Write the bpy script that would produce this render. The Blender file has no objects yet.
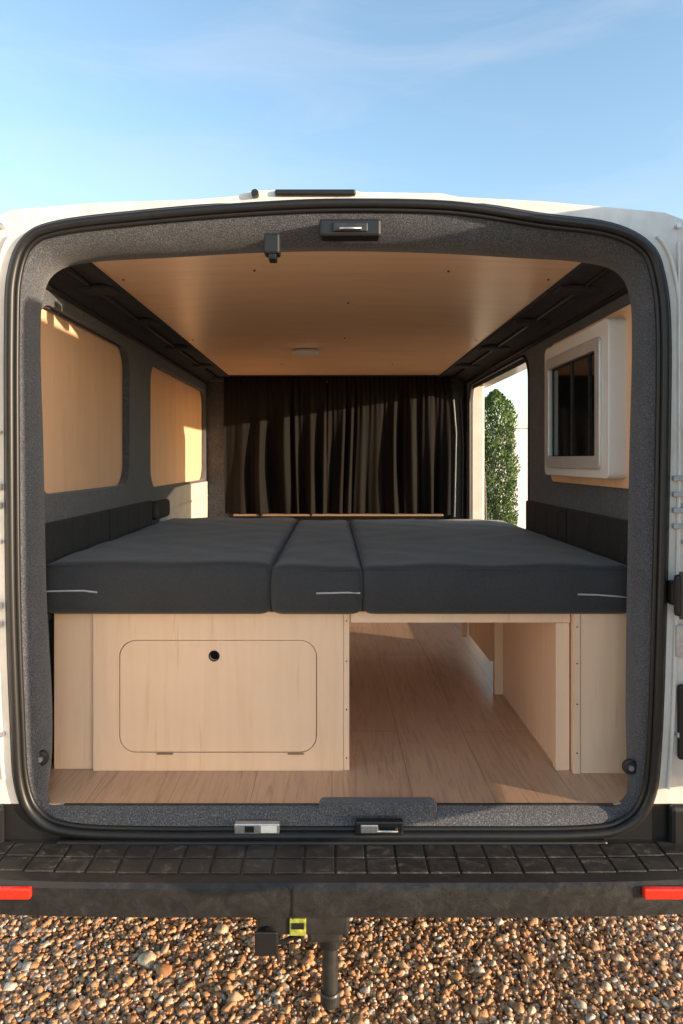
import bpy, bmesh, math, random
import numpy as np
from mathutils import Vector, Matrix
random.seed(7); rng=np.random.default_rng(7)
S=bpy.context.scene
COL=S.collection
C=1.38   # eye height; interior heights below are measured from it
# ------------------------------------------------------------ materials
def newmat(name):
    m=bpy.data.materials.new(name); m.use_nodes=True
    nt=m.node_tree; b=nt.nodes['Principled BSDF']; return m,nt,b
def N(nt,t,**k):
    n=nt.nodes.new(t)
    for a,v in k.items(): setattr(n,a,v)
    return n
def pos(nt,scale=(1,1,1)):
    g=N(nt,'ShaderNodeNewGeometry'); mp=N(nt,'ShaderNodeMapping')
    mp.inputs['Scale'].default_value=scale
    nt.links.new(g.outputs['Position'],mp.inputs['Vector']); return mp.outputs[0]
def noise(nt,vec,scale,detail=4,rough=.55,dist=0):
    n=N(nt,'ShaderNodeTexNoise'); n.inputs['Scale'].default_value=scale
    n.inputs['Detail'].default_value=detail; n.inputs['Roughness'].default_value=rough
    n.inputs['Distortion'].default_value=dist
    nt.links.new(vec,n.inputs['Vector']); return n.outputs['Fac']
def ramp(nt,fac,stops):
    r=N(nt,'ShaderNodeValToRGB'); e=r.color_ramp.elements
    while len(e)<len(stops): e.new(.5)
    for i,(p,c) in enumerate(stops):
        e[i].position=p; e[i].color=(*c,1)
    nt.links.new(fac,r.inputs[0]); return r.outputs[0]
def bump(nt,b,h,strength,dist):
    n=N(nt,'ShaderNodeBump'); n.inputs['Strength'].default_value=strength
    n.inputs['Distance'].default_value=dist
    nt.links.new(h,n.inputs['Height']); nt.links.new(n.outputs[0],b.inputs['Normal'])
def mul(nt,a,bc,f=1):
    m=N(nt,'ShaderNodeMix',data_type='RGBA',blend_type='MULTIPLY'); m.inputs[0].default_value=f
    nt.links.new(a,m.inputs[6]); nt.links.new(bc,m.inputs[7]); return m.outputs[2]
def plain(name,c,rough=.5,metal=0,var=.15,nscale=30,bs=0,bsc=200):
    m,nt,b=newmat(name)
    v=pos(nt); f=noise(nt,v,nscale)
    col=ramp(nt,f,[(.3,tuple(x*(1-var) for x in c)),(.7,tuple(min(1,x*(1+var)) for x in c))])
    nt.links.new(col,b.inputs['Base Color'])
    b.inputs['Roughness'].default_value=rough; b.inputs['Metallic'].default_value=metal
    if bs: bump(nt,b,noise(nt,v,bsc),bs,.002)
    return m
def wood(name,c,scale,rough=.5,contrast=.1):
    m,nt,b=newmat(name)
    v=pos(nt,scale)
    g=noise(nt,v,1,6,.6,.6)
    col=ramp(nt,g,[(.28,tuple(x*(1-contrast*1.6)*k for x,k in zip(c,(1,.97,.92)))),(.5,c),(.72,tuple(min(1,x*(1+contrast)) for x in c))])
    blot=ramp(nt,noise(nt,pos(nt),3.5,3),[(.3,(.94,.92,.89)),(.7,(1,1,1))])
    fl=noise(nt,pos(nt,tuple(s*3 for s in scale)),1,2)
    fleck=ramp(nt,fl,[(.25,(.9,.86,.81)),(.36,(1,1,1))])
    nt.links.new(mul(nt,mul(nt,col,blot),fleck),b.inputs['Base Color'])
    b.inputs['Roughness'].default_value=rough
    bump(nt,b,g,.08,.001)
    return m
M={}
M['ply']=wood('birch_plywood',(.92,.65,.465),(30,30,2.0),.45,.03)
M['plyside']=wood('birch_plywood_wall',(.92,.60,.385),(34,14,2.0),.5,.045)
M['plyceil']=wood('birch_plywood_ceiling',(.98,.69,.45),(3,26,10),.30,.05)
M['plyedge']=wood('plywood_edge',(.26,.17,.11),(10,10,260),.6,.25)
# floor laminate planks along Y
m,nt,b=newmat('oak_laminate')
v=pos(nt); sw=N(nt,'ShaderNodeMapping'); sw.inputs['Rotation'].default_value=(0,0,math.radians(90))
nt.links.new(v,sw.inputs['Vector'])
br=N(nt,'ShaderNodeTexBrick'); br.offset=.37
for k,val in (('Scale',1),('Mortar Size',.0009),('Brick Width',1.2),('Row Height',.185),('Mortar Smooth',.2)): br.inputs[k].default_value=val
br.inputs['Color1'].default_value=(.68,.44,.285,1); br.inputs['Color2'].default_value=(.58,.37,.235,1); br.inputs['Mortar'].default_value=(.30,.18,.11,1)
nt.links.new(sw.outputs[0],br.inputs['Vector'])
g=noise(nt,pos(nt,(60,4,10)),1,7,.68,1.4)
gr=ramp(nt,g,[(.32,(.66,.62,.59)),(.5,(.92,.91,.9)),(.68,(1.0,1,1))])
nt.links.new(mul(nt,br.outputs['Color'],gr),b.inputs['Base Color'])
b.inputs['Roughness'].default_value=.32; bump(nt,b,g,.12,.001); M['floor']=m
# carpet
m,nt,b=newmat('grey_carpet_lining')
f=noise(nt,pos(nt),330,3,.72); f2=noise(nt,pos(nt),12,3)
c1=ramp(nt,f,[(.34,(.030,.033,.040)),(.50,(.072,.078,.092)),(.66,(.195,.205,.235))])
c2=ramp(nt,f2,[(.3,(.80,.80,.82)),(.7,(1,1,1))])
nt.links.new(mul(nt,c1,c2),b.inputs['Base Color']); b.inputs['Roughness'].default_value=.95
b.inputs['Sheen Weight'].default_value=.25
bump(nt,b,f,.8,.003); M['carpet']=m
# darker felt in the ceiling coves
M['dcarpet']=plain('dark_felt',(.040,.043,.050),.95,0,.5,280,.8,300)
# cushion fabric
def fabric(name,k):
    m,nt,b=newmat(name)
    f=noise(nt,pos(nt),600,2,.7); f2=noise(nt,pos(nt),9,4)
    c1=ramp(nt,f,[(.35,(.018*k,.019*k,.023*k)),(.65,(.046*k,.048*k,.055*k))])
    c2=ramp(nt,f2,[(.3,(.8,.8,.8)),(.7,(1.0,1,1))])
    nt.links.new(mul(nt,c1,c2),b.inputs['Base Color']); b.inputs['Roughness'].default_value=.8
    b.inputs['Sheen Weight'].default_value=.22*k; b.inputs['Sheen Roughness'].default_value=.5
    ad=N(nt,'ShaderNodeMath',operation='ADD'); sc=N(nt,'ShaderNodeMath',operation='MULTIPLY'); sc.inputs[1].default_value=.12
    nt.links.new(f,sc.inputs[0]); nt.links.new(sc.outputs[0],ad.inputs[0]); nt.links.new(f2,ad.inputs[1])
    bump(nt,b,ad.outputs[0],.5,.012); return m
M['fabric']=fabric('charcoal_upholstery',1.0); M['dfabric']=fabric('black_upholstery',.3)
m,nt,b=newmat('black_curtain_cloth')
b.inputs['Base Color'].default_value=(.0135,.012,.011,1); b.inputs['Roughness'].default_value=.9
b.inputs['Specular IOR Level'].default_value=.08
bump(nt,b,noise(nt,pos(nt),500,3),.4,.002); M['curtain']=m
M['rubber']=plain('black_rubber_seal',(.010,.010,.011),.42,0,.2,60)
# bumper plastic, with dust and scuffs settled on the tread
def dusty(name,lo,mid,hi,p0,p1):
    m,nt,b=newmat(name)
    f=noise(nt,pos(nt,(1,1.4,1)),34,9,.78,.6)
    nt.links.new(ramp(nt,f,[(p0,lo),((p0+p1)/2,mid),(p1,hi)]),b.inputs['Base Color'])
    nt.links.new(ramp(nt,f,[(.4,(.33,.33,.33)),(.65,(.62,.62,.62))]),b.inputs['Roughness'])
    bump(nt,b,noise(nt,pos(nt),500,3),.3,.002); return m
M['plastic']=dusty('black_plastic',(.014,.014,.015),(.019,.019,.020),(.034,.032,.030),.40,.72)
M['tread']=dusty('dusty_tread_plastic',(.020,.019,.019),(.040,.037,.034),(.19,.165,.14),.42,.70)
M['dplastic']=plain('dark_trim',(.022,.023,.026),.6,0,.3,25,.2,400)
M['metal']=plain('brushed_steel',(.62,.62,.63),.35,.85,.15,80)
M['dmetal']=plain('blackened_steel',(.06,.06,.06),.45,.7,.3,50)
M['alu']=plain('satin_aluminium',(.60,.61,.62),.35,.35,.05,30)
M['white']=plain('white_frame_plastic',(.82,.81,.79),.4,0,.02,8)
M['glass']=plain('tinted_glass',(.006,.007,.009),.06,0,.1,8)
M['red']=plain('red_reflector',(.75,.03,.015),.25,0,.15,200)
M['yellow']=plain('yellow_label',(.30,.33,.05),.5,0,.5,90)
M['pipe']=plain('grey_piping',(.42,.43,.45),.6,0,.1,100)
M['tyre']=plain('tyre_rubber',(.02,.02,.02),.8,0,.2,30)
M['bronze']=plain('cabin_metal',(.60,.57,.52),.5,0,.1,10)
m,nt,b=newmat('white_body_paint')
g=N(nt,'ShaderNodeNewGeometry'); sx=N(nt,'ShaderNodeSeparateXYZ'); nt.links.new(g.outputs['Position'],sx.inputs[0])
st=N(nt,'ShaderNodeMath',operation='LESS_THAN'); st.inputs[1].default_value=.625; nt.links.new(sx.outputs[2],st.inputs[0])
dirt=ramp(nt,noise(nt,pos(nt,(1,1,.5)),22,5),[(.3,(.60,.58,.54)),(.6,(.76,.74,.71))])
mx=N(nt,'ShaderNodeMix',data_type='RGBA'); nt.links.new(st.outputs[0],mx.inputs[0]); nt.links.new(dirt,mx.inputs[6]); mx.inputs[7].default_value=(.015,.015,.016,1)
nt.links.new(mx.outputs[2],b.inputs['Base Color']); b.inputs['Roughness'].default_value=.32; b.inputs['Coat Weight'].default_value=.3; M['body']=m
# gravel
def gravelmat(name,island):
    m,nt,b=newmat(name)
    stops=[(0,(.44,.20,.085)),(.2,(.66,.36,.175)),(.4,(.54,.26,.115)),(.56,(.74,.46,.255)),(.70,(.38,.20,.11)),(.82,(.78,.56,.37)),(.93,(.82,.70,.56)),(1,(.42,.38,.35))]
    if island:
        g=N(nt,'ShaderNodeNewGeometry'); fac=g.outputs['Random Per Island']
        col=ramp(nt,fac,stops)
        sp=ramp(nt,noise(nt,pos(nt),160,3),[(.3,(.74,.69,.64)),(.65,(1,1,1))])
        nt.links.new(mul(nt,col,sp),b.inputs['Base Color'])
        bump(nt,b,noise(nt,pos(nt),260,3),.4,.003)
    else:
        vo=N(nt,'ShaderNodeTexVoronoi'); vo.inputs['Scale'].default_value=75; nt.links.new(pos(nt),vo.inputs['Vector'])
        se=N(nt,'ShaderNodeSeparateColor'); nt.links.new(vo.outputs['Color'],se.inputs[0])
        col=ramp(nt,se.outputs[0],stops)
        dk=ramp(nt,vo.outputs['Distance'],[(.3,(1,1,1)),(.75,(.4,.33,.28))])
        nt.links.new(mul(nt,col,dk),b.inputs['Base Color'])
        inv=N(nt,'ShaderNodeMath',operation='SUBTRACT'); inv.inputs[0].default_value=1; nt.links.new(vo.outputs['Distance'],inv.inputs[1])
        bump(nt,b,inv.outputs[0],1,.010)
    b.inputs['Roughness'].default_value=.7
    return m
M['gravel']=gravelmat('gravel_pebbles',True); M['gravelflat']=gravelmat('gravel_base',False)
M['wallpaint']=plain('white_render',(.74,.74,.74),.9,0,.05,3,.2,60)
M['bark']=plain('bark',(.09,.06,.04),.9,0,.3,30,.5,60)
m,nt,b=newmat('cypress_foliage')
g=N(nt,'ShaderNodeNewGeometry')
nt.links.new(ramp(nt,g.outputs['Random Per Island'],[(0,(.03,.07,.015)),(.5,(.07,.13,.03)),(1,(.13,.20,.05))]),b.inputs['Base Color']); b.inputs['Roughness'].default_value=.7; M['leaf']=m
# ------------------------------------------------------------ helpers
def link(o,parent=None):
    COL.objects.link(o)
    if parent: o.parent=parent
    return o
def empty(name):
    e=bpy.data.objects.new(name,None); e.empty_display_size=.1; COL.objects.link(e); return e
def mesh(name,vs,fs,mat,parent=None,smooth=False):
    me=bpy.data.meshes.new(name); me.from_pydata([tuple(v) for v in vs],[],fs); me.update()
    me.materials.append(mat)
    if smooth: me.polygons.foreach_set('use_smooth',[True]*len(me.polygons))
    return link(bpy.data.objects.new(name,me),parent)
def box(name,x,y,z,mat,parent=None,bev=.002,rel=True,seg=2):
    """x,y,z = (min,max); z measured from eye height when rel"""
    o=C if rel else 0
    x0,x1=x;y0,y1=y;z0,z1=z[0]+o,z[1]+o
    vs=[(x0,y0,z0),(x1,y0,z0),(x1,y1,z0),(x0,y1,z0),(x0,y0,z1),(x1,y0,z1),(x1,y1,z1),(x0,y1,z1)]
    fs=[(0,3,2,1),(4,5,6,7),(0,1,5,4),(1,2,6,5),(2,3,7,6),(3,0,4,7)]
    ob=mesh(name,vs,fs,mat,parent)
    if bev:
        md=ob.modifiers.new('b','BEVEL'); md.width=bev; md.segments=seg
    return ob
def cyl(name,p,r,h,axis,mat,parent=None,seg=24,r2=None,bev=.0):
    bm=bmesh.new(); bmesh.ops.create_cone(bm,cap_ends=True,segments=seg,radius1=r,radius2=r if r2 is None else r2,depth=h)
    me=bpy.data.meshes.new(name); bm.to_mesh(me); bm.free(); me.materials.append(mat)
    o=bpy.data.objects.new(name,me); link(o,parent); o.location=p
    if axis=='Y': o.rotation_euler=(math.radians(90),0,0)
    if axis=='X': o.rotation_euler=(0,math.radians(90),0)
    if bev:
        md=o.modifiers.new('b','BEVEL'); md.width=bev; md.segments=2
    return o
def tube(name,pts,r,mat,parent=None,cyclic=False,res=3):
    cu=bpy.data.curves.new(name,'CURVE'); cu.dimensions='3D'; cu.bevel_depth=r; cu.bevel_resolution=res; cu.use_fill_caps=True
    sp=cu.splines.new('POLY'); sp.points.add(len(pts)-1)
    for i,p in enumerate(pts): sp.points[i].co=(*p,1)
    sp.use_cyclic_u=cyclic; sp.use_smooth=True
    cu.materials.append(mat); return link(bpy.data.objects.new(name,cu),parent)
def plate(name,loops,th,mw,mat,parent=None,bev=.0):
    cu=bpy.data.curves.new(name,'CURVE'); cu.dimensions='2D'; cu.fill_mode='BOTH'; cu.extrude=th/2; cu.bevel_depth=bev; cu.bevel_resolution=2
    for L in loops:
        sp=cu.splines.new('POLY'); sp.points.add(len(L)-1)
        for i,p in enumerate(L): sp.points[i].co=(p[0],p[1],0,1)
        sp.use_cyclic_u=True
    cu.materials.append(mat); o=bpy.data.objects.new(name,cu); link(o,parent); o.matrix_local=mw; return o
def rrect(x0,x1,y0,y1,r,n=8):
    out=[]
    for cx,cy,a in ((x1-r,y1-r,0),(x0+r,y1-r,90),(x0+r,y0+r,180),(x1-r,y0+r,270)):
        for i in range(n+1):
            t=math.radians(a+90*i/n); out.append((cx+r*math.cos(t),cy+r*math.sin(t)))
    return out
def MX(x): return Matrix(((0,0,1,x),(1,0,0,0),(0,1,0,C),(0,0,0,1)))   # plate (Y,Z) at X
def MY(y): return Matrix(((1,0,0,0),(0,0,-1,y),(0,1,0,C),(0,0,0,1)))  # plate (X,Z) at Y
def catmull(P,n=6):
    out=[];k=len(P)
    for i in range(k):
        p0,p1,p2,p3=[np.array(P[(i+j-1)%k],float) for j in range(4)]
        for s in range(n):
            t=s/n
            out.append(.5*((2*p1)+(-p0+p2)*t+(2*p0-5*p1+4*p2-p3)*t*t+(-p0+3*p1-3*p2+p3)*t**3))
    return np.array(out)
def offset(L,d):
    T=np.roll(L,-1,0)-np.roll(L,1,0); T/=np.linalg.norm(T,axis=1)[:,None]
    nrm=np.stack([T[:,1],-T[:,0]],1)   # sign fixed below
    c=L.mean(0)
    s=np.sign(((L-c)*nrm).sum(1).mean())
    return L+nrm*d*s
def loft(name,loops,mat,parent=None,smooth=True):
    n=len(loops[0]); vs=[tuple(p) for L in loops for p in L]; fs=[]
    for k in range(len(loops)-1):
        for i in range(n):
            j=(i+1)%n; fs.append((k*n+i,k*n+j,(k+1)*n+j,(k+1)*n+i))
    return mesh(name,vs,fs,mat,parent,smooth)
# ------------------------------------------------------------ van
van=empty('camper_van')
SL=[(.018,.569),(-.18,.561),(-.40,.543),(-.60,.519),(-.675,.484),(-.706,.407),(-.712,.286),(-.712,.02),(-.709,-.308),(-.70,-.571),(-.690,-.715),(-.655,-.787),(-.576,-.822),(-.40,-.83),(-.2,-.83),(0,-.83),(.26,-.83),(.545,-.828),(.645,-.809),(.70,-.747),(.717,-.615),(.728,-.308),(.735,.02),(.737,.286),(.724,.407),(.694,.472),(.611,.514),(.458,.535),(.26,.564)]
IL=[(.018,.492,.11),(-.18,.488,.11),(-.38,.477,.11),(-.565,.466,.11),(-.648,.443,.11),(-.680,.385,.11),(-.687,.27,.11),(-.680,.02,.11),(-.673,-.308,.11),(-.660,-.56,.11),(-.652,-.69,.09),(-.642,-.768,.05),(-.58,-.772,.036),(-.40,-.772,.036),(-.2,-.772,.036),(0,-.772,.036),(.26,-.772,.036),(.55,-.772,.036),(.66,-.768,.05),(.685,-.70,.09),(.692,-.57,.11),(.695,-.308,.11),(.701,.02,.11),(.707,.27,.11),(.701,.385,.11),(.668,.443,.11),(.585,.466,.11),(.42,.477,.11),(.24,.487,.11)]
seal=offset(catmull(SL),-.007); inn=catmull(IL)
def to3(L2,y): 
    yy=y if hasattr(y,'__len__') else [y]*len(L2)
    return [(p[0],yy[i],p[1]+C) for i,p in enumerate(L2)]
sin=offset(seal,-.008)
l1=sin*.82+inn[:,:2]*.18; l2=sin*.25+inn[:,:2]*.75
io=offset(inn[:,:2],.035)
iy=inn[:,2]
loft('carpet_door_surround',[to3(offset(seal,-.004),.004),to3(l1,iy*.05),to3(l2,iy*.42),to3(inn[:,:2]*.9+l2*.1,iy*.72),to3(inn[:,:2],iy),to3(io,iy+.05)],M['carpet'],van)
tube('door_seal',to3(seal,-.004),.0105,M['rubber'],van,True)
tube('door_seal_lip',to3(offset(seal,-.012),.002),.006,M['rubber'],van,True)
# rear skin with aperture
outline=[(-.168,.590),(.05,.590),(.06,.586),(.24,.583),(.28,.575),(.46,.566),(.60,.553),(.73,.541),(.80,.515),(.87,.44),(.91,.2),(.957,-.13),(.967,-.48),(.952,-.88),(.912,-.92),
 (-.888,-.92),(-.928,-.88),(-.943,-.48),(-.933,-.13),(-.888,.2),(-.85,.44),(-.78,.515),(-.70,.548),(-.51,.563),(-.30,.570),(-.21,.578),(-.18,.588)]
plate('rear_panel',[outline,[tuple(p) for p in offset(seal,.010)]],.02,MY(.014),M['body'],van,.004)
def strips(name,d,y,r,mat):
    L=offset(seal,d)
    for side in (-1,1):
        P=[(p[0],y,p[1]+C) for p in L if p[0]*side>.4 and p[1]<.50]
        P.sort(key=lambda q:(-q[2]))
        P=[q for q in P if q[2]-C>-.72]
        tube(name,P,r,mat,van)
strips('gutter_lip',.034,-.004,.0045,M['body'])
tube('inner_gutter',[(p[0],.001,min(p[1],.560)+C) for p in offset(seal,.012)],.004,M['dplastic'],van,True)
# outer shell
hs=[(0,.47),(.6,.47),(.88,.40),(.94,.50),(.955,.9),(.945,1.25),(.90,1.58),(.86,1.82),(.79,1.893),(.6,1.930),(.3,1.950),(0,1.962)]
ring=hs+[(-x,z) for x,z in hs[::-1][1:-1]]
ys=[.02,.5,1.13,1.6,2.2,2.75,3.1,3.5,3.95,4.05]
vs=[];fs=[];gl=[]
for k,y in enumerate(ys):
    cap={2.75:1.968,3.1:1.75,3.5:1.42,3.95:1.15,4.05:.9}.get(y,1.968)
    for x,z in ring: vs.append((x*(1 if y<3.9 else .9)+.012,y,min(z,cap)))
n=len(ring)
for k in range(len(ys)-1):
    for i in range(n):
        j=(i+1)%n
        if i in (2,3,4,5,6) and 1.13<=ys[k]<2.75: continue
        fs.append((k*n+i,k*n+j,(k+1)*n+j,(k+1)*n+i))
        gl.append(1 if (2.75<=ys[k]<3.5 and 6<=i<16) else 0)
fs.append(tuple(range((len(ys)-1)*n,len(ys)*n))); gl.append(0)
sh=mesh('body_shell',vs,fs,M['body'],van,False); sh.data.materials.append(M['glass'])
for p,g_ in zip(sh.data.polygons,gl): p.material_index=g_
# sliding door slid rearward, outside
plate('sliding_door',[rrect(.03,1.12,-.86,.42,.08),rrect(.18,.98,-.05,.34,.07)],.03,MX(1.005),M['body'],van,.004)
plate('sliding_door_glass',[rrect(.17,.99,-.06,.35,.07)],.006,MX(1.005),M['glass'],van)
plate('side_window_outer',[rrect(1.2,2.3,-.1,.38,.07)],.006,MX(-.955),M['glass'],van)
plate('side_window_outer_rear',[rrect(.2,1.0,-.1,.38,.07)],.006,MX(-.955),M['glass'],van)
# barn doors folded out at right angles
for sgn,nm in ((1,'rear_door_a'),(-1,'rear_door_b')):
    X=.012+sgn*.925
    plate(nm,[rrect(-.74,-.02,-.685,.60,.03),rrect(-.66,-.10,-.08,.46,.07)],.04,MX(X),M['body'],van,.004)
    plate(nm+'_glass',[rrect(-.67,-.09,-.09,.47,.07)],.006,MX(X),M['glass'],van)
    plate(nm+'_lining',[rrect(-.66,-.10,-.62,-.14,.05)],.012,MX(X-sgn*.026),M['white'],van)
# wheels
for sx_ in (-1,1):
    for y in (1.02,3.45):
        w=cyl('wheel_%d_%d'%(sx_,int(y)),(sx_*.80,y,.33),.33,.2,'X',M['tyre'],van,40,bev=.03)
        cyl('hub_%d_%d'%(sx_,int(y)),(sx_*.905,y,.33),.2,.01,'X',M['metal'],van,30)
# jamb of the side door
box('jamb_front',(.765,.85),(2.30,2.37),(-.75,.42),M['bronze'],van,.012)
box('jamb_return',(.85,.945),(2.74,2.78),(-.85,.42),M['body'],van)
box('jamb_side',(.852,.862),(2.37,2.74),(-.75,.42),M['body'],van)
box('jamb_rear',(.78,.95),(1.09,1.125),(-.85,.42),M['body'],van)
box('jamb_head',(.78,.90),(1.13,2.74),(.42,.45),M['body'],van)
box('side_step',(.78,.95),(1.13,2.74),(-.86,-.79),M['dplastic'],van)
# inner walls
door=rrect(1.14,2.30,-.72,.415,.10)
plate('lining_sidewall_door',[[(.13,-.772),(2.36,-.772),(2.36,.45),(.13,.45)],door],.016,MX(.773),M['carpet'],van,.003)
w1=rrect(.17,.93,-.092,.400,.085); w2=rrect(1.21,2.40,-.115,.392,.085)
plate('lining_sidewall',[[(.13,-.772),(2.44,-.772),(2.44,.45),(.13,.45)],w1,w2],.018,MX(-.733),M['carpet'],van,.004)
box('window_blank_panel',(-.752,-.745),(.14,.99),(-.12,.43),M['plyside'],van,0)
box('window_blank_panel_b',(-.752,-.745),(1.15,2.44),(-.14,.43),M['plyside'],van,0)
# door-edge rubber
tube('side_door_seal',[(.764,y,z+C) for y,z in door],.008,M['rubber'],van,True)
# painted metal below the far side window (bare body, light)
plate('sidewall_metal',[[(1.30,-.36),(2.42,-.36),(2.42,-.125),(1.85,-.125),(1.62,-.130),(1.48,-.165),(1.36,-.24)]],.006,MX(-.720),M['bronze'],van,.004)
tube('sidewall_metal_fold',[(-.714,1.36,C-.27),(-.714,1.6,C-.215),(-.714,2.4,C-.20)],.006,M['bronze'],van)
# floor
box('cargo_floor',(-.76,.79),(.034,2.6),(-.80,-.772),M['floor'],van,.003)
box('floor_edge_trim',(-.60,.63),(.028,.034),(-.785,-.7705),M['dmetal'],van,0)
# ceiling crown
vs=[];fs=[];nx=24;ny=12
for j in range(ny+1):
    for i in range(nx+1):
        u=i/nx; x=-.581+1.184*u; y=.115+2.2*j/ny
        zc=.474+.020*(1-(2*u-1)**2)*(1-j/ny)
        vs.append((x,y,zc+C))
for j in range(ny):
    for i in range(nx):
        a=j*(nx+1)+i; fs.append((a,a+nx+1,a+nx+2,a+1))
mesh('ceiling_panel',vs,fs,M['plyceil'],van,True)
box('ceiling_backing',(-.66,.68),(.13,2.5),(.50,.52),M['dplastic'],van,0)
for x_,y_ in [(-.55,.3),(-.2,.26),(.05,.62),(.3,.26),(.57,.3),(-.55,1.2),(.57,1.2),(.05,1.2),(-.25,1.9),(.3,1.9)]:
    cyl('ceiling_screw',(x_,y_,C+.4735+.018*(1-((x_-.011)/.592)**2)*(1-(y_-.115)/2.2)),.0028,.004,'Z',M['dmetal'],van,10)
LM=lambda z:Matrix(((1,0,0,0),(0,1,0,0),(0,0,1,C+z),(0,0,0,1)))
plate('ceiling_lamp',[rrect(-.170,-.062,1.45,1.50,.024)],.014,LM(.469),M['white'],van,.003)
plate('ceiling_lamp_ring',[rrect(-.174,-.058,1.446,1.504,.027)],.006,LM(.474),M['alu'],van,.001)
# coves between wall and ceiling with ribs and rails
def cove(sgn,xc,xw):
    prof=[(xc-sgn*.004,.480),(xc+sgn*.0,.468),(xc+sgn*.015,.470),(xc+sgn*.05,.478),(xw-sgn*.04,.466),(xw-sgn*.012,.448),(xw+sgn*.002,.42),(xw+sgn*.01,.39)]
    vs=[];fs=[];Y=np.linspace(.12,2.45,24)
    for y in Y:
        for x,z in prof: vs.append((x,y,z+C))
    k=len(prof)
    for j in range(len(Y)-1):
        for i in range(k-1): fs.append((j*k+i,j*k+i+1,(j+1)*k+i+1,(j+1)*k+i))
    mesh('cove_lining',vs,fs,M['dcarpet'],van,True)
    xm=(xc+xw)/2
    tube('cove_rail',[(xm-sgn*.0,.15,C+.472),(xm,2.4,C+.470)],.007,M['rubber'],van)
    tube('cove_rail_low',[(xw-sgn*.012,.15,C+.436),(xw-sgn*.012,2.4,C+.436)],.006,M['rubber'],van)
    for y in (.34,.78,1.3,1.85):
        box('roof_rib',(min(xc+sgn*.012,xw-sgn*.012),max(xc+sgn*.012,xw-sgn*.012)),(y,y+.07),(.458,.476),M['dcarpet'],van,.008,seg=3)
cove(-1,-.579,-.724); cove(1,.601,.765)
# pillars beside curtain
box('b_pillar_lining',(-.75,-.585),(2.42,2.50),(-.772,.48),M['carpet'],van,.02)
box('b_pillar_lining_b',(.668,.764),(2.36,2.46),(-.772,.48),M['dplastic'],van,.02)
tube('belt_rail',[(-.60,2.40,C-.30),(-.60,2.40,C+.2),(-.585,2.40,C+.36)],.006,M['metal'],van)
tube('belt_rail_b',[(.69,2.345,C-.32),(.70,2.345,C+.15),(.685,2.345,C+.34)],.006,M['metal'],van)
tube('belt_rail_c',[(.735,2.345,C-.32),(.74,2.345,C+.1),(.725,2.345,C+.36)],.006,M['dmetal'],van)
box('header_lining',(-.75,.78),(2.40,2.5),(.45,.52),M['carpet'],van,.01)
box('bulkhead_shelf',(-.55,.62),(2.30,2.36),(-.313,-.302),M['plyedge'],van,.003)
box('bulkhead_lower',(-.75,.77),(2.43,2.46),(-.80,-.30),M['dplastic'],van)
# black lower trims beside mattress
for k,(a,b_) in enumerate(((.15,.66),(.664,1.18))):
    box('sidewall_trim',(-.722,-.704),(a,b_),(-.40,-.158),M['dfabric'],van,.005,seg=3)
    box('sidewall_trim_b',(.742,.763),(a,b_-(.06 if k else 0)),(-.40,-.155),M['dfabric'],van,.005,seg=3)
    for yy in np.arange(a+.08,b_-.02,.12):
        tube('trim_quilt',[(-.7035,yy,C-.165),(-.7035,yy,C-.26)],.0010,M['rubber'],van)
        if yy<1.1: tube('trim_quilt_b',[(.7415,yy,C-.162),(.7415,yy,C-.26)],.0010,M['rubber'],van)
box('trim_ledge',(-.724,-.69),(1.2,1.42),(-.24,-.165),M['dplastic'],van,.015,seg=4)
# side camper window unit on ply
plate('window_mount_panel',[rrect(.19,.845,-.072,.392,.03)],.010,MX(.757),M['plyside'],van,.001)
wf=rrect(.242,.76,-.046,.362,.018); wh=rrect(.30,.71,-.003,.305,.012)
plate('camper_window_frame',[wf,wh],.046,MX(.730),M['white'],van,.003)
mr=rrect(.282,.724,-.022,.322,.018)
plate('camper_window_bezel',[mr,rrect(.308,.702,.008,.294,.01)],.010,MX(.703),M['alu'],van,.003)
plate('camper_window_glass',[rrect(.30,.71,-.003,.305,.01)],.004,MX(.714),M['glass'],van)
for y_ in (.38,.52):
    box('glass_reflection_line',(.7075,.7115),(y_,y_+.006),(.0,.30),M['dmetal'],van,0)  # thin bars standing in for vertical reflections on the glass
# upper details
box('lock_striker_housing',(-.028,.108),(-.012,.03),(.488,.527),M['rubber'],van,.006)
box('lock_striker_slot',(.002,.078),(-.016,-.011),(.497,.517),M['dmetal'],van,.004)
tube('lock_striker_loop',[(.018,-.014,C+.502),(.018,-.022,C+.502),(.062,-.022,C+.502),(.062,-.014,C+.502)],.0025,M['metal'],van)
box('cable_bracket',(-.150,-.114),(-.005,.03),(.452,.498),M['rubber'],van,.005)
box('cable_bracket_foot',(-.140,-.122),(-.002,.03),(.440,.455),M['rubber'],van,.003)
box('high_brake_light',(-.125,.052),(-.010,.05),(.579,.592),M['rubber'],van,.004)
cyl('roof_plug',(-.168,-.004,C+.582),.008,.02,'Y',M['rubber'],van,16)
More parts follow.
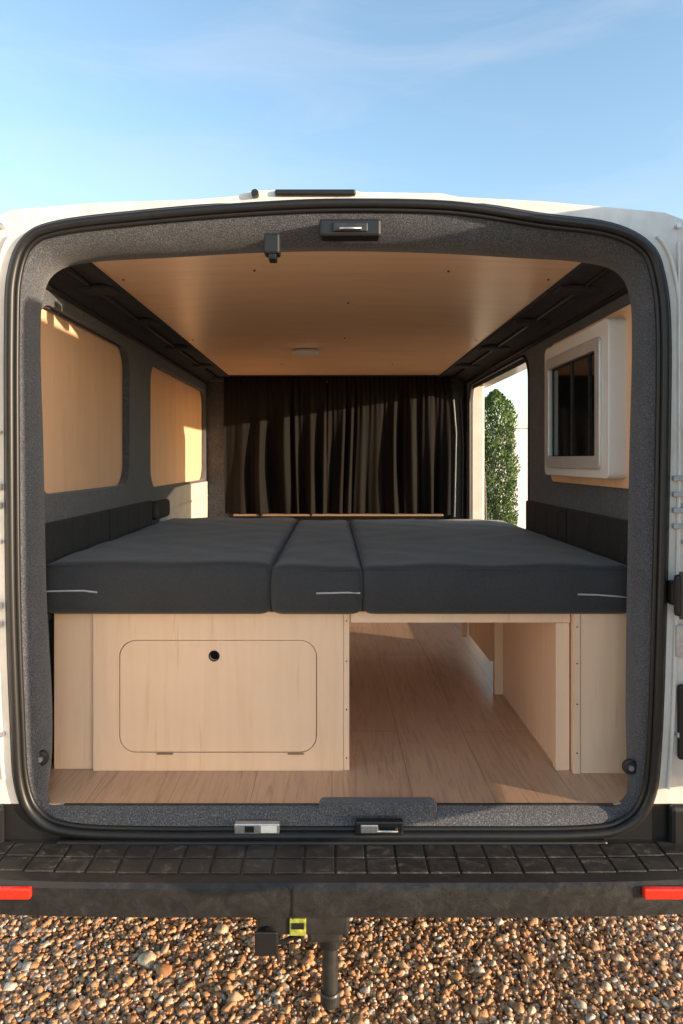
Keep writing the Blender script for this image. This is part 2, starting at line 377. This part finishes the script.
# sill details
box('sill_lock_cover',(-.03,.235),(.010,.055),(-.800,-.762),M['carpet'],van,.014,seg=4)
box('lock_plate',(-.213,-.114),(-.012,.004),(-.816,-.793),M['metal'],van,.003)
box('lock_plate_slot',(-.19,-.17),(-.0135,-.012),(-.811,-.798),M['rubber'],van,0)
box('lock_plate_cap',(-.155,-.12),(-.014,-.011),(-.812,-.797),M['white'],van,.001)
box('sill_latch',(.05,.155),(-.020,-.002),(-.815,-.784),M['rubber'],van,.004)
box('sill_latch_inner',(.062,.10),(-.023,-.019),(-.808,-.790),M['metal'],van,.003)
tube('sill_latch_loop',[(.10,-.020,C-.80),(.10,-.03,C-.80),(.14,-.03,C-.80),(.14,-.020,C-.80)],.003,M['metal'],van)
box('sill_lip',(-.60,.60),(-.02,.006),(-.845,-.828),M['rubber'],van,.006)
for x_,z_ in ((-.668,-.675),(.685,-.695)):
    cyl('tie_down',(x_*.985,.048,C+z_),.017,.012,'Y',M['dmetal'],van,20,bev=.003)
    cyl('tie_down_screw',(x_*.985,.040,C+z_),.006,.006,'Y',M['metal'],van,12)
# jamb details both sides
def bolt(x,z,r=.006): cyl('bolt',(x,-.006,C+z),r,.012,'Y',M['metal'],van,6)
for x_ in (-.722,.757):
    bolt(x_,.512); bolt(x_,-.60)
for z_ in (-.1,.06,-.18): bolt(.768,z_,.005); bolt(-.727,z_,.005)
for z_ in (-.06,-.10,-.32,-.36):
    box('hinge_bracket',(-.78,-.722),(-.018,.0),(z_-.008,z_+.008),M['metal'],van,.003)
box('hinge_leaf',(.733,.80),(-.03,.0),(-.315,-.262),M['rubber'],van,.006)
box('hinge_leaf_top',(.733,.765),(-.045,-.028),(-.335,-.245),M['rubber'],van,.008)
cyl('hinge_pin',(.752,-.04,C-.29),.009,.10,'Z',M['dmetal'],van,16)
box('hinge_plate',(.75,.79),(-.012,0),(-.43,-.36),M['metal'],van,.003)
box('check_strap_housing',(.755,.80),(-.015,.0),(-.655,-.49),M['rubber'],van,.008)
box('body_crease',(.757,.762),(-.01,.001),(-.25,.48),M['body'],van,.002)
for z_ in (-.04,-.075,-.11,-.145): box('door_contact',(.745,.775),(-.014,.0),(z_-.006,z_+.006),M['pipe'],van,.003)
box('corner_black_l',(-.95,-.715),(-.02,.0),(-.86,-.752),M['rubber'],van,.01)
box('corner_black_r',(.735,.97),(-.02,.0),(-.86,-.752),M['rubber'],van,.01)
# bumper
prof=[(.01,-.833),(-.128,-.835),(-.148,-.837),(-.156,-.845),(-.158,-.870),(-.156,-.900),(-.148,-.906),(-.06,-.908),(.02,-.90)]
xs=np.linspace(-1.0,1.024,61); vs=[];fs=[]
for x in xs:
    b_=.07*abs((x-.012)/1.0)**5
    for y,z in prof: vs.append((x,y+b_*(1 if y<0 else 0),z+C))
k=len(prof)
for j in range(len(xs)-1):
    for i in range(k-1): fs.append((j*k+i,(j+1)*k+i,(j+1)*k+i+1,j*k+i+1))
o=mesh('rear_bumper',vs,fs,M['plastic'],van,True)
md=o.modifiers.new('e','EDGE_SPLIT'); md.split_angle=math.radians(35)
for i in range(30):
    x0=-.94+i*.0633
    for r_,(a,b_) in enumerate(((-.122,-.076),(-.070,-.024))):
        bw=.07*abs((x0+.03-.012))**5
        box('bumper_tread',(x0,x0+.058),(a+bw,b_+bw),(-.836,-.8318),M['tread'],van,.0015)
box('bumper_seam',(-.078,-.0755),(-.1595,-.157),(-.902,-.838),M['rubber'],van,0)
box('reflector',(-.80,-.592),(-.1625,-.150),(-.862,-.841),M['red'],van,.003)
box('reflector_b',(.612,.82),(-.1625,-.150),(-.862,-.841),M['red'],van,.003)
# tow bar
tow=empty('tow_bar'); tow.parent=van
box('cross_tube',(-.6,.6),(-.02,.04),(-.985,-.925),M['dmetal'],tow,.01)
box('tow_bracket',(-.15,.035),(-.13,-.02),(-.955,-.905),M['dmetal'],tow,.006)
box('tow_label',(-.085,-.052),(-.134,-.130),(-.952,-.918),M['yellow'],tow,.001)
box('tow_label_panel',(-.081,-.056),(-.1355,-.1345),(-.938,-.926),M['rubber'],tow,0)
box('tow_receiver',(-.050,.022),(-.125,-.03),(-.975,-.925),M['dmetal'],tow,.008)
cyl('socket',(-.130,-.12,C-.958),.024,.05,'Y',M['rubber'],tow,24,bev=.004)
box('socket_lid',(-.153,-.107),(-.150,-.144),(-.982,-.934),M['rubber'],tow,.008)
cyl('ball_neck',(-.004,-.10,C-1.035),.016,.14,'Z',M['dmetal'],tow,24,bev=.003)
cyl('ball_neck_collar',(-.004,-.10,C-.975),.024,.035,'Z',M['rubber'],tow,24,bev=.004)
cyl('ball_neck_end',(-.004,-.10,C-1.10),.020,.03,'Z',M['dmetal'],tow,24,bev=.005)
tube('safety_cable',[(-.13,-.09,C-.93),(-.11,-.1,C-.99),(-.07,-.1,C-.975),(-.04,-.09,C-.94)],.005,M['rubber'],tow)
# ------------------------------------------------------------ bed furniture
bed=empty('plywood_bed_frame')
F=-.7715; T=-.375
box('front_rail',(.047,.592),(.196,.216),(-.404,T-.001),M['ply'],bed,.001)
box('bed_board',(-.69,.72),(.218,1.46),(T-.014,T),M['ply'],bed,.001)
box('leg_front',(.556,.590),(.196,.222),(F,-.405),M['ply'],bed,.0015)
box('side_panel',(.562,.577),(.223,.80),(F,-.392),M['ply'],bed,.001)
box('leg_mid',(.535,.568),(.745,.77),(F,-.392),M['ply'],bed,.0015)
box('side_panel_rear',(.545,.558),(.86,1.22),(-.695,-.392),M['ply'],bed,.001)
box('leg_back',(.515,.535),(1.2,1.22),(-.70,-.392),M['ply'],bed,.001)
cab=empty('storage_cabinet')
fp=[(-.593,F),(.028,F),(.028,T-.002),(-.593,T-.002)]
dr=rrect(-.5285,-.0375,-.727,-.447,.042); dri=rrect(-.5265,-.0395,-.725,-.449,.040)
hole=[(-.293+.0125*math.cos(t),-.487+.0125*math.sin(t)) for t in np.linspace(0,2*math.pi,24,endpoint=False)]
plate('front_panel',[fp,dr],.015,MY(.2035),M['ply'],cab)
plate('flap_door',[dri,hole],.0135,MY(.2045),M['ply'],cab)
tube('finger_hole_ring',[(p[0],.1975,p[1]+C) for p in hole],.0014,M['rubber'],cab,True)
box('cabinet_end',(.0285,.043),(.197,1.45),(F,T-.002),M['ply'],cab,.001)
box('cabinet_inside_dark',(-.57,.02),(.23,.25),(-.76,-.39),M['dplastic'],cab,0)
box('left_filler_panel',(-.694,-.5935),(.205,.22),(F,T-.002),M['ply'],cab,.001)
box('left_gap_dark',(-.72,-.695),(.24,.26),(F,T-.002),M['dplastic'],cab,.001)  # dark strip stands in for the black gap beside the filler
for z_ in (-.40,-.50,-.62,-.74): cyl('screw',(.036,.1965,C+z_),.0018,.002,'Y',M['dmetal'],cab,8)
for x_ in (-.415,-.09): box('hinge',(x_-.02,x_+.02),(.193,.1962),(-.731,-.7265),M['plyedge'],cab,.001)
cb2=empty('side_locker')
box('locker_side',(.594,.610),(.178,.9),(F,T-.002),M['ply'],cb2,.001)
box('locker_front',(.6115,.745),(.180,.195),(F,T-.002),M['ply'],cb2,.001)
box('locker_top',(.6115,.76),(.196,.9),(T-.02,T-.004),M['ply'],cb2,.001)
for z_ in (-.72,-.60,-.50,-.41): cyl('screw',(.602,.1775,C+z_),.0018,.002,'Y',M['dmetal'],cb2,8)
# mattresses
def cushion(name,x,y,z,seed,bul=.006):
    r=np.random.default_rng(seed); ph=r.uniform(0,6,8)
    nx=max(6,int((x[1]-x[0])/.02)); ny=int((y[1]-y[0])/.02); nz=6
    vs=[];fs=[];idx={}
    R=.014
    def vid(i,j,k):
        key=(i,j,k)
        if key in idx: return idx[key]
        px=x[0]+(x[1]-x[0])*i/nx; py=y[0]+(y[1]-y[0])*j/ny; pz=z[0]+(z[1]-z[0])*k/nz
        cx=min(max(px,x[0]+R),x[1]-R); cy=min(max(py,y[0]+R),y[1]-R); cz=min(max(pz,z[0]+R*.6),z[1]-R)
        d=Vector((px-cx,py-cy,pz-cz)); 
        if d.length>1e-6:
            p=Vector((cx,cy,cz))+d.normalized()*R
        else: p=Vector((px,py,pz))
        u=(px-x[0])/(x[1]-x[0]); v=(py-y[0])/(y[1]-y[0]); w=(pz-z[0])/(z[1]-z[0])
        if k==nz: p.z+=bul*min(1,8*u*(1-u))*min(1,8*v*(1-v))+.0026*math.sin(px*23+ph[0]+2*math.sin(py*9+ph[5]))*math.sin(py*17+ph[1])
        if j==0: p.y-=bul*1.3*math.sin(math.pi*w)+.002*math.sin(px*31+ph[2])*math.sin(math.pi*w)
        if i in (0,nx): p.x+=(-1 if i==0 else 1)*.004*math.sin(math.pi*w)
        idx[key]=len(vs); vs.append((p.x,p.y,p.z+C)); return idx[key]
    for i in range(nx):
        for j in range(ny):
            fs.append((vid(i,j,nz),vid(i+1,j,nz),vid(i+1,j+1,nz),vid(i,j+1,nz)))
            fs.append((vid(i,j,0),vid(i,j+1,0),vid(i+1,j+1,0),vid(i+1,j,0)))
    for i in range(nx):
        for k in range(nz):
            fs.append((vid(i,0,k),vid(i+1,0,k),vid(i+1,0,k+1),vid(i,0,k+1)))
            fs.append((vid(i,ny,k),vid(i,ny,k+1),vid(i+1,ny,k+1),vid(i+1,ny,k)))
    for j in range(ny):
        for k in range(nz):
            fs.append((vid(0,j,k),vid(0,j,k+1),vid(0,j+1,k+1),vid(0,j+1,k)))
            fs.append((vid(nx,j,k),vid(nx,j+1,k),vid(nx,j+1,k+1),vid(nx,j,k+1)))
    o=mesh(name,vs,fs,M['fabric'],None,True)
    md=o.modifiers.new('s','SUBSURF'); md.levels=1; md.render_levels=1
    # seam piping round the top edge
    L=rrect(x[0]+.003,x[1]-.003,y[0]+.002,y[1]-.002,.016)
    tube('seam',[(a,b,z[1]-.008+C) for a,b in L],.0016,M['fabric'],o,True)
    return o
m1=cushion('mattress',(-.702,-.1495),(.160,1.46),(-.3745,-.249),1)
m2=cushion('mattress.001',(-.1485,.0735),(.158,1.45),(-.3745,-.258),2,.008)
m3=cushion('mattress.002',(.0745,.738),(.160,1.46),(-.3745,-.256),3)
tube('piping',[(-.700,.152,C-.318),(-.64,.151,C-.3165),(-.60,.151,C-.316),(-.568,.151,C-.320)],.0022,M['pipe'],m1)
tube('piping',[(-.038,.150,C-.322),(0,.1485,C-.321),(.04,.149,C-.320),(.068,.152,C-.322)],.0022,M['pipe'],m2)
tube('piping',[(.595,.152,C-.325),(.64,.151,C-.326),(.68,.151,C-.329),(.724,.155,C-.333)],.0022,M['pipe'],m3)
# ------------------------------------------------------------ curtain
def curtain(name,x0,x1,seed,nf):
    r=np.random.default_rng(seed); nx=300; nz=48
    w=r.uniform(.3,2.4,nf); w=np.cumsum(w)/w.sum(); w=np.concatenate([[0],w]); am=r.uniform(.15,1.6,nf+1)
    ph=r.uniform(0,6.28,6)
    vs=[];fs=[]
    for k in range(nz+1):
        v=k/nz; z=.470-.775*v
        for i in range(nx+1):
            u=i/nx
            uu=u+.02*math.sin(v*2.2+u*6+ph[0])*v
            s=np.interp(uu,w,np.arange(nf+1)); a=np.interp(u,w,am)*(1+.5*math.sin(v*3+s*1.7+ph[2]))
            fine=.005*math.exp(-v*5)*math.sin(u*nf*3.3*6.28+ph[3])
            dep=.003+.027*min(1,v*1.5)*a
            y=2.345+dep*math.sin(s*2*math.pi)*.8+dep*.3*math.sin(s*4*math.pi+ph[5])+fine+.008*math.sin(s*1.9+v*3+ph[4])*v
            x=x0+(x1-x0)*u+.006*math.cos(s*2*math.pi)*v+ .008*math.sin(v*2.5+seed)*v
            vs.append((x,min(y,2.395),z+.006*math.sin(s*6.28)*v+C))
    for k in range(nz):
        for i in range(nx):
            a=k*(nx+1)+i; fs.append((a,a+nx+1,a+nx+2,a+1))
    return mesh(name,vs,fs,M['curtain'],None,True)
curtain('curtain',-.61,-.03,4,6); curtain('curtain.001',-.025,.668,9,8)
tube('curtain_rod',[(-.62,2.36,C+.462),(.68,2.36,C+.462)],.006,M['dmetal'])
# ------------------------------------------------------------ ground
def sheet(name,s,z,mat):
    return mesh(name,[(-s,-s,z),(s,-s,z),(s,s,z),(-s,s,z)],[(0,1,2,3)],mat)
gr=empty('gravel_ground')
o=sheet('gravel_base',400,0,M['gravelflat']); o.parent=gr
bm=bmesh.new(); bmesh.ops.create_icosphere(bm,subdivisions=2,radius=1)
bv=np.array([v.co[:] for v in bm.verts]); bf=np.array([[v.index for v in f.verts] for f in bm.faces]); bm.free()
def pebbles(name,n,x,y,zr,size):
    P=np.stack([rng.uniform(*x,n),rng.uniform(*y,n),rng.uniform(*zr,n)],1)
    sc=rng.lognormal(math.log(size),.38,n)[:,None]*rng.uniform([.8,.8,.45],[1.3,1.3,.85],(n,3))
    a=rng.uniform(0,6.28,n); b_=rng.normal(0,.5,n)
    V=np.empty((n,len(bv),3))
    for q in range(8):   # eight different stone shapes
        d=rng.normal(0,1,(8,3)); d/=np.linalg.norm(d,axis=1)[:,None]; h=rng.uniform(.5,.9,8)
        B=bv.copy()
        for dd,hh in zip(d,h):
            t=B@dd; B-=np.clip(t-hh,0,None)[:,None]*dd*.95
        V[q::8]=B
    V=V*sc[:,None]
    ca,sa,cb,sb=np.cos(a)[:,None],np.sin(a)[:,None],np.cos(b_)[:,None],np.sin(b_)[:,None]
    X,Y,Z=V[...,0],V[...,1],V[...,2]
    Y,Z=Y*cb-Z*sb,Y*sb+Z*cb; X,Y=X*ca-Y*sa,X*sa+Y*ca
    V=np.stack([X,Y,Z],2)+P[:,None]; V=V.reshape(-1,3)
    Fc=(bf[None]+(np.arange(n)*len(bv))[:,None,None]).reshape(-1,3)
    me=bpy.data.meshes.new(name); me.vertices.add(len(V)); me.vertices.foreach_set('co',V.ravel())
    me.loops.add(Fc.size); me.loops.foreach_set('vertex_index',Fc.ravel().astype(np.int32))
    me.polygons.add(len(Fc)); me.polygons.foreach_set('loop_start',np.arange(0,Fc.size,3,dtype=np.int32))
    me.polygons.foreach_set('use_smooth',np.ones(len(Fc),bool)); me.update(); me.validate()
    me.materials.append(M['gravel']); return link(bpy.data.objects.new(name,me),gr)
pebbles('pebbles_near',29000,(-1.3,1.3),(.04,.78),(.0,.009),.0062)
pebbles('pebbles_outer',9000,(-3.0,3.0),(-2.5,3.0),(-.003,.002),.0075)
# ------------------------------------------------------------ garden behind
gw=empty('garden_wall')
box('wall_face',(2.38,9),(8.2,8.4),(0,1.83),M['wallpaint'],gw,.01,False)
box('wall_coping',(2.36,9.02),(8.17,8.43),(1.83,1.87),M['wallpaint'],gw,.01,False)
box('wall_pier',(2.30,2.378),(8.16,8.44),(0,1.9),M['wallpaint'],gw,.01,False)
cy=empty('cypress_tree')
cyl('trunk',(2.06,7.1,.5),.06,1.0,'Z',M['bark'],cy,12,r2=.035)
n=16000; z=rng.uniform(.12,2.24,n); t=(z-.12)/2.12
rad=(.27*np.clip(1.0-t**14,0,1)*(.85+.15*np.sin(t*9)**2))
th=rng.uniform(0,6.28,n); rr=rad*np.sqrt(rng.uniform(.35,1,n))*(1+.12*np.sin(th*5+z*11))
px=2.06+rr*np.cos(th); py=7.1+rr*np.sin(th)
vs=[];fs=[]
for i in range(n):
    h=random.uniform(.02,.05); w=h*.3; a=random.uniform(0,6.28)
    d=Vector((math.cos(th[i])*.5+random.gauss(0,.3),math.sin(th[i])*.5+random.gauss(0,.3),1)).normalized()*h
    s=Vector((math.cos(a),math.sin(a),0))*w; p=Vector((px[i],py[i],z[i])); b0=len(vs)
    vs+=[p-s*.6,p+d*.5-s,p+d,p+d*.5+s]; fs.append((b0,b0+1,b0+2,b0+3))
mesh('foliage',vs,fs,M['leaf'],cy)
for k in range(14):
    a=k*2.4; zz=.25+k*.12
    tube('limb',[(2.06,7.1,zz*.9),(2.06+.08*math.cos(a),7.1+.08*math.sin(a),zz+.12),(2.06+.14*math.cos(a),7.1+.14*math.sin(a),zz+.3)],.008,M['bark'],cy)
# ------------------------------------------------------------ light
EL=math.radians(7.5); SD=Vector((1,-.48,0)).normalized()
tosun=Vector((SD.x*math.cos(EL),SD.y*math.cos(EL),math.sin(EL)))
L=bpy.data.lights.new('sun','SUN'); L.energy=8; L.angle=math.radians(.5); L.color=(1,.78,.56)
lo=bpy.data.objects.new('sun',L); COL.objects.link(lo); lo.rotation_euler=(-tosun).to_track_quat('-Z','Y').to_euler(); lo.location=tosun*20
w=bpy.data.worlds.new('World'); S.world=w; w.use_nodes=True; nt=w.node_tree
bg=nt.nodes['Background']; sk=N(nt,'ShaderNodeTexSky',sky_type='NISHITA'); sk.sun_disc=False
sk.sun_elevation=EL; sk.sun_rotation=math.atan2(SD.x,SD.y); sk.air_density=1.0; sk.dust_density=.6; sk.ozone_density=1.5
tc=N(nt,'ShaderNodeTexCoord'); mp=N(nt,'ShaderNodeMapping'); mp.inputs['Scale'].default_value=(1.2,1.2,5); mp.inputs['Rotation'].default_value=(.25,.35,0)
nt.links.new(tc.outputs['Generated'],mp.inputs['Vector'])
cf=ramp(nt,noise(nt,mp.outputs[0],2.2,7,.6,.8),[(.42,(0,0,0)),(.75,(.28,.28,.28))])
mxw=N(nt,'ShaderNodeMix',data_type='RGBA'); nt.links.new(cf,mxw.inputs[0]); nt.links.new(sk.outputs[0],mxw.inputs[6]); mxw.inputs[7].default_value=(1.8,1.85,2.0,1)
nt.links.new(mxw.outputs[2],bg.inputs[0]); bg.inputs[1].default_value=.50
# ------------------------------------------------------------ camera
cd=bpy.data.cameras.new('camera'); co=bpy.data.objects.new('camera',cd); COL.objects.link(co)
co.location=(0,-1.5,C); co.rotation_euler=(math.radians(90),0,0)
cd.sensor_fit='VERTICAL'; cd.sensor_height=36; cd.sensor_width=24; cd.lens=24.01
cd.shift_y=-52/1024; cd.shift_x=9.5/1024; cd.clip_start=.05; cd.clip_end=2000
S.camera=co
S.view_settings.view_transform='Standard'; S.view_settings.look='None'; S.view_settings.exposure=0
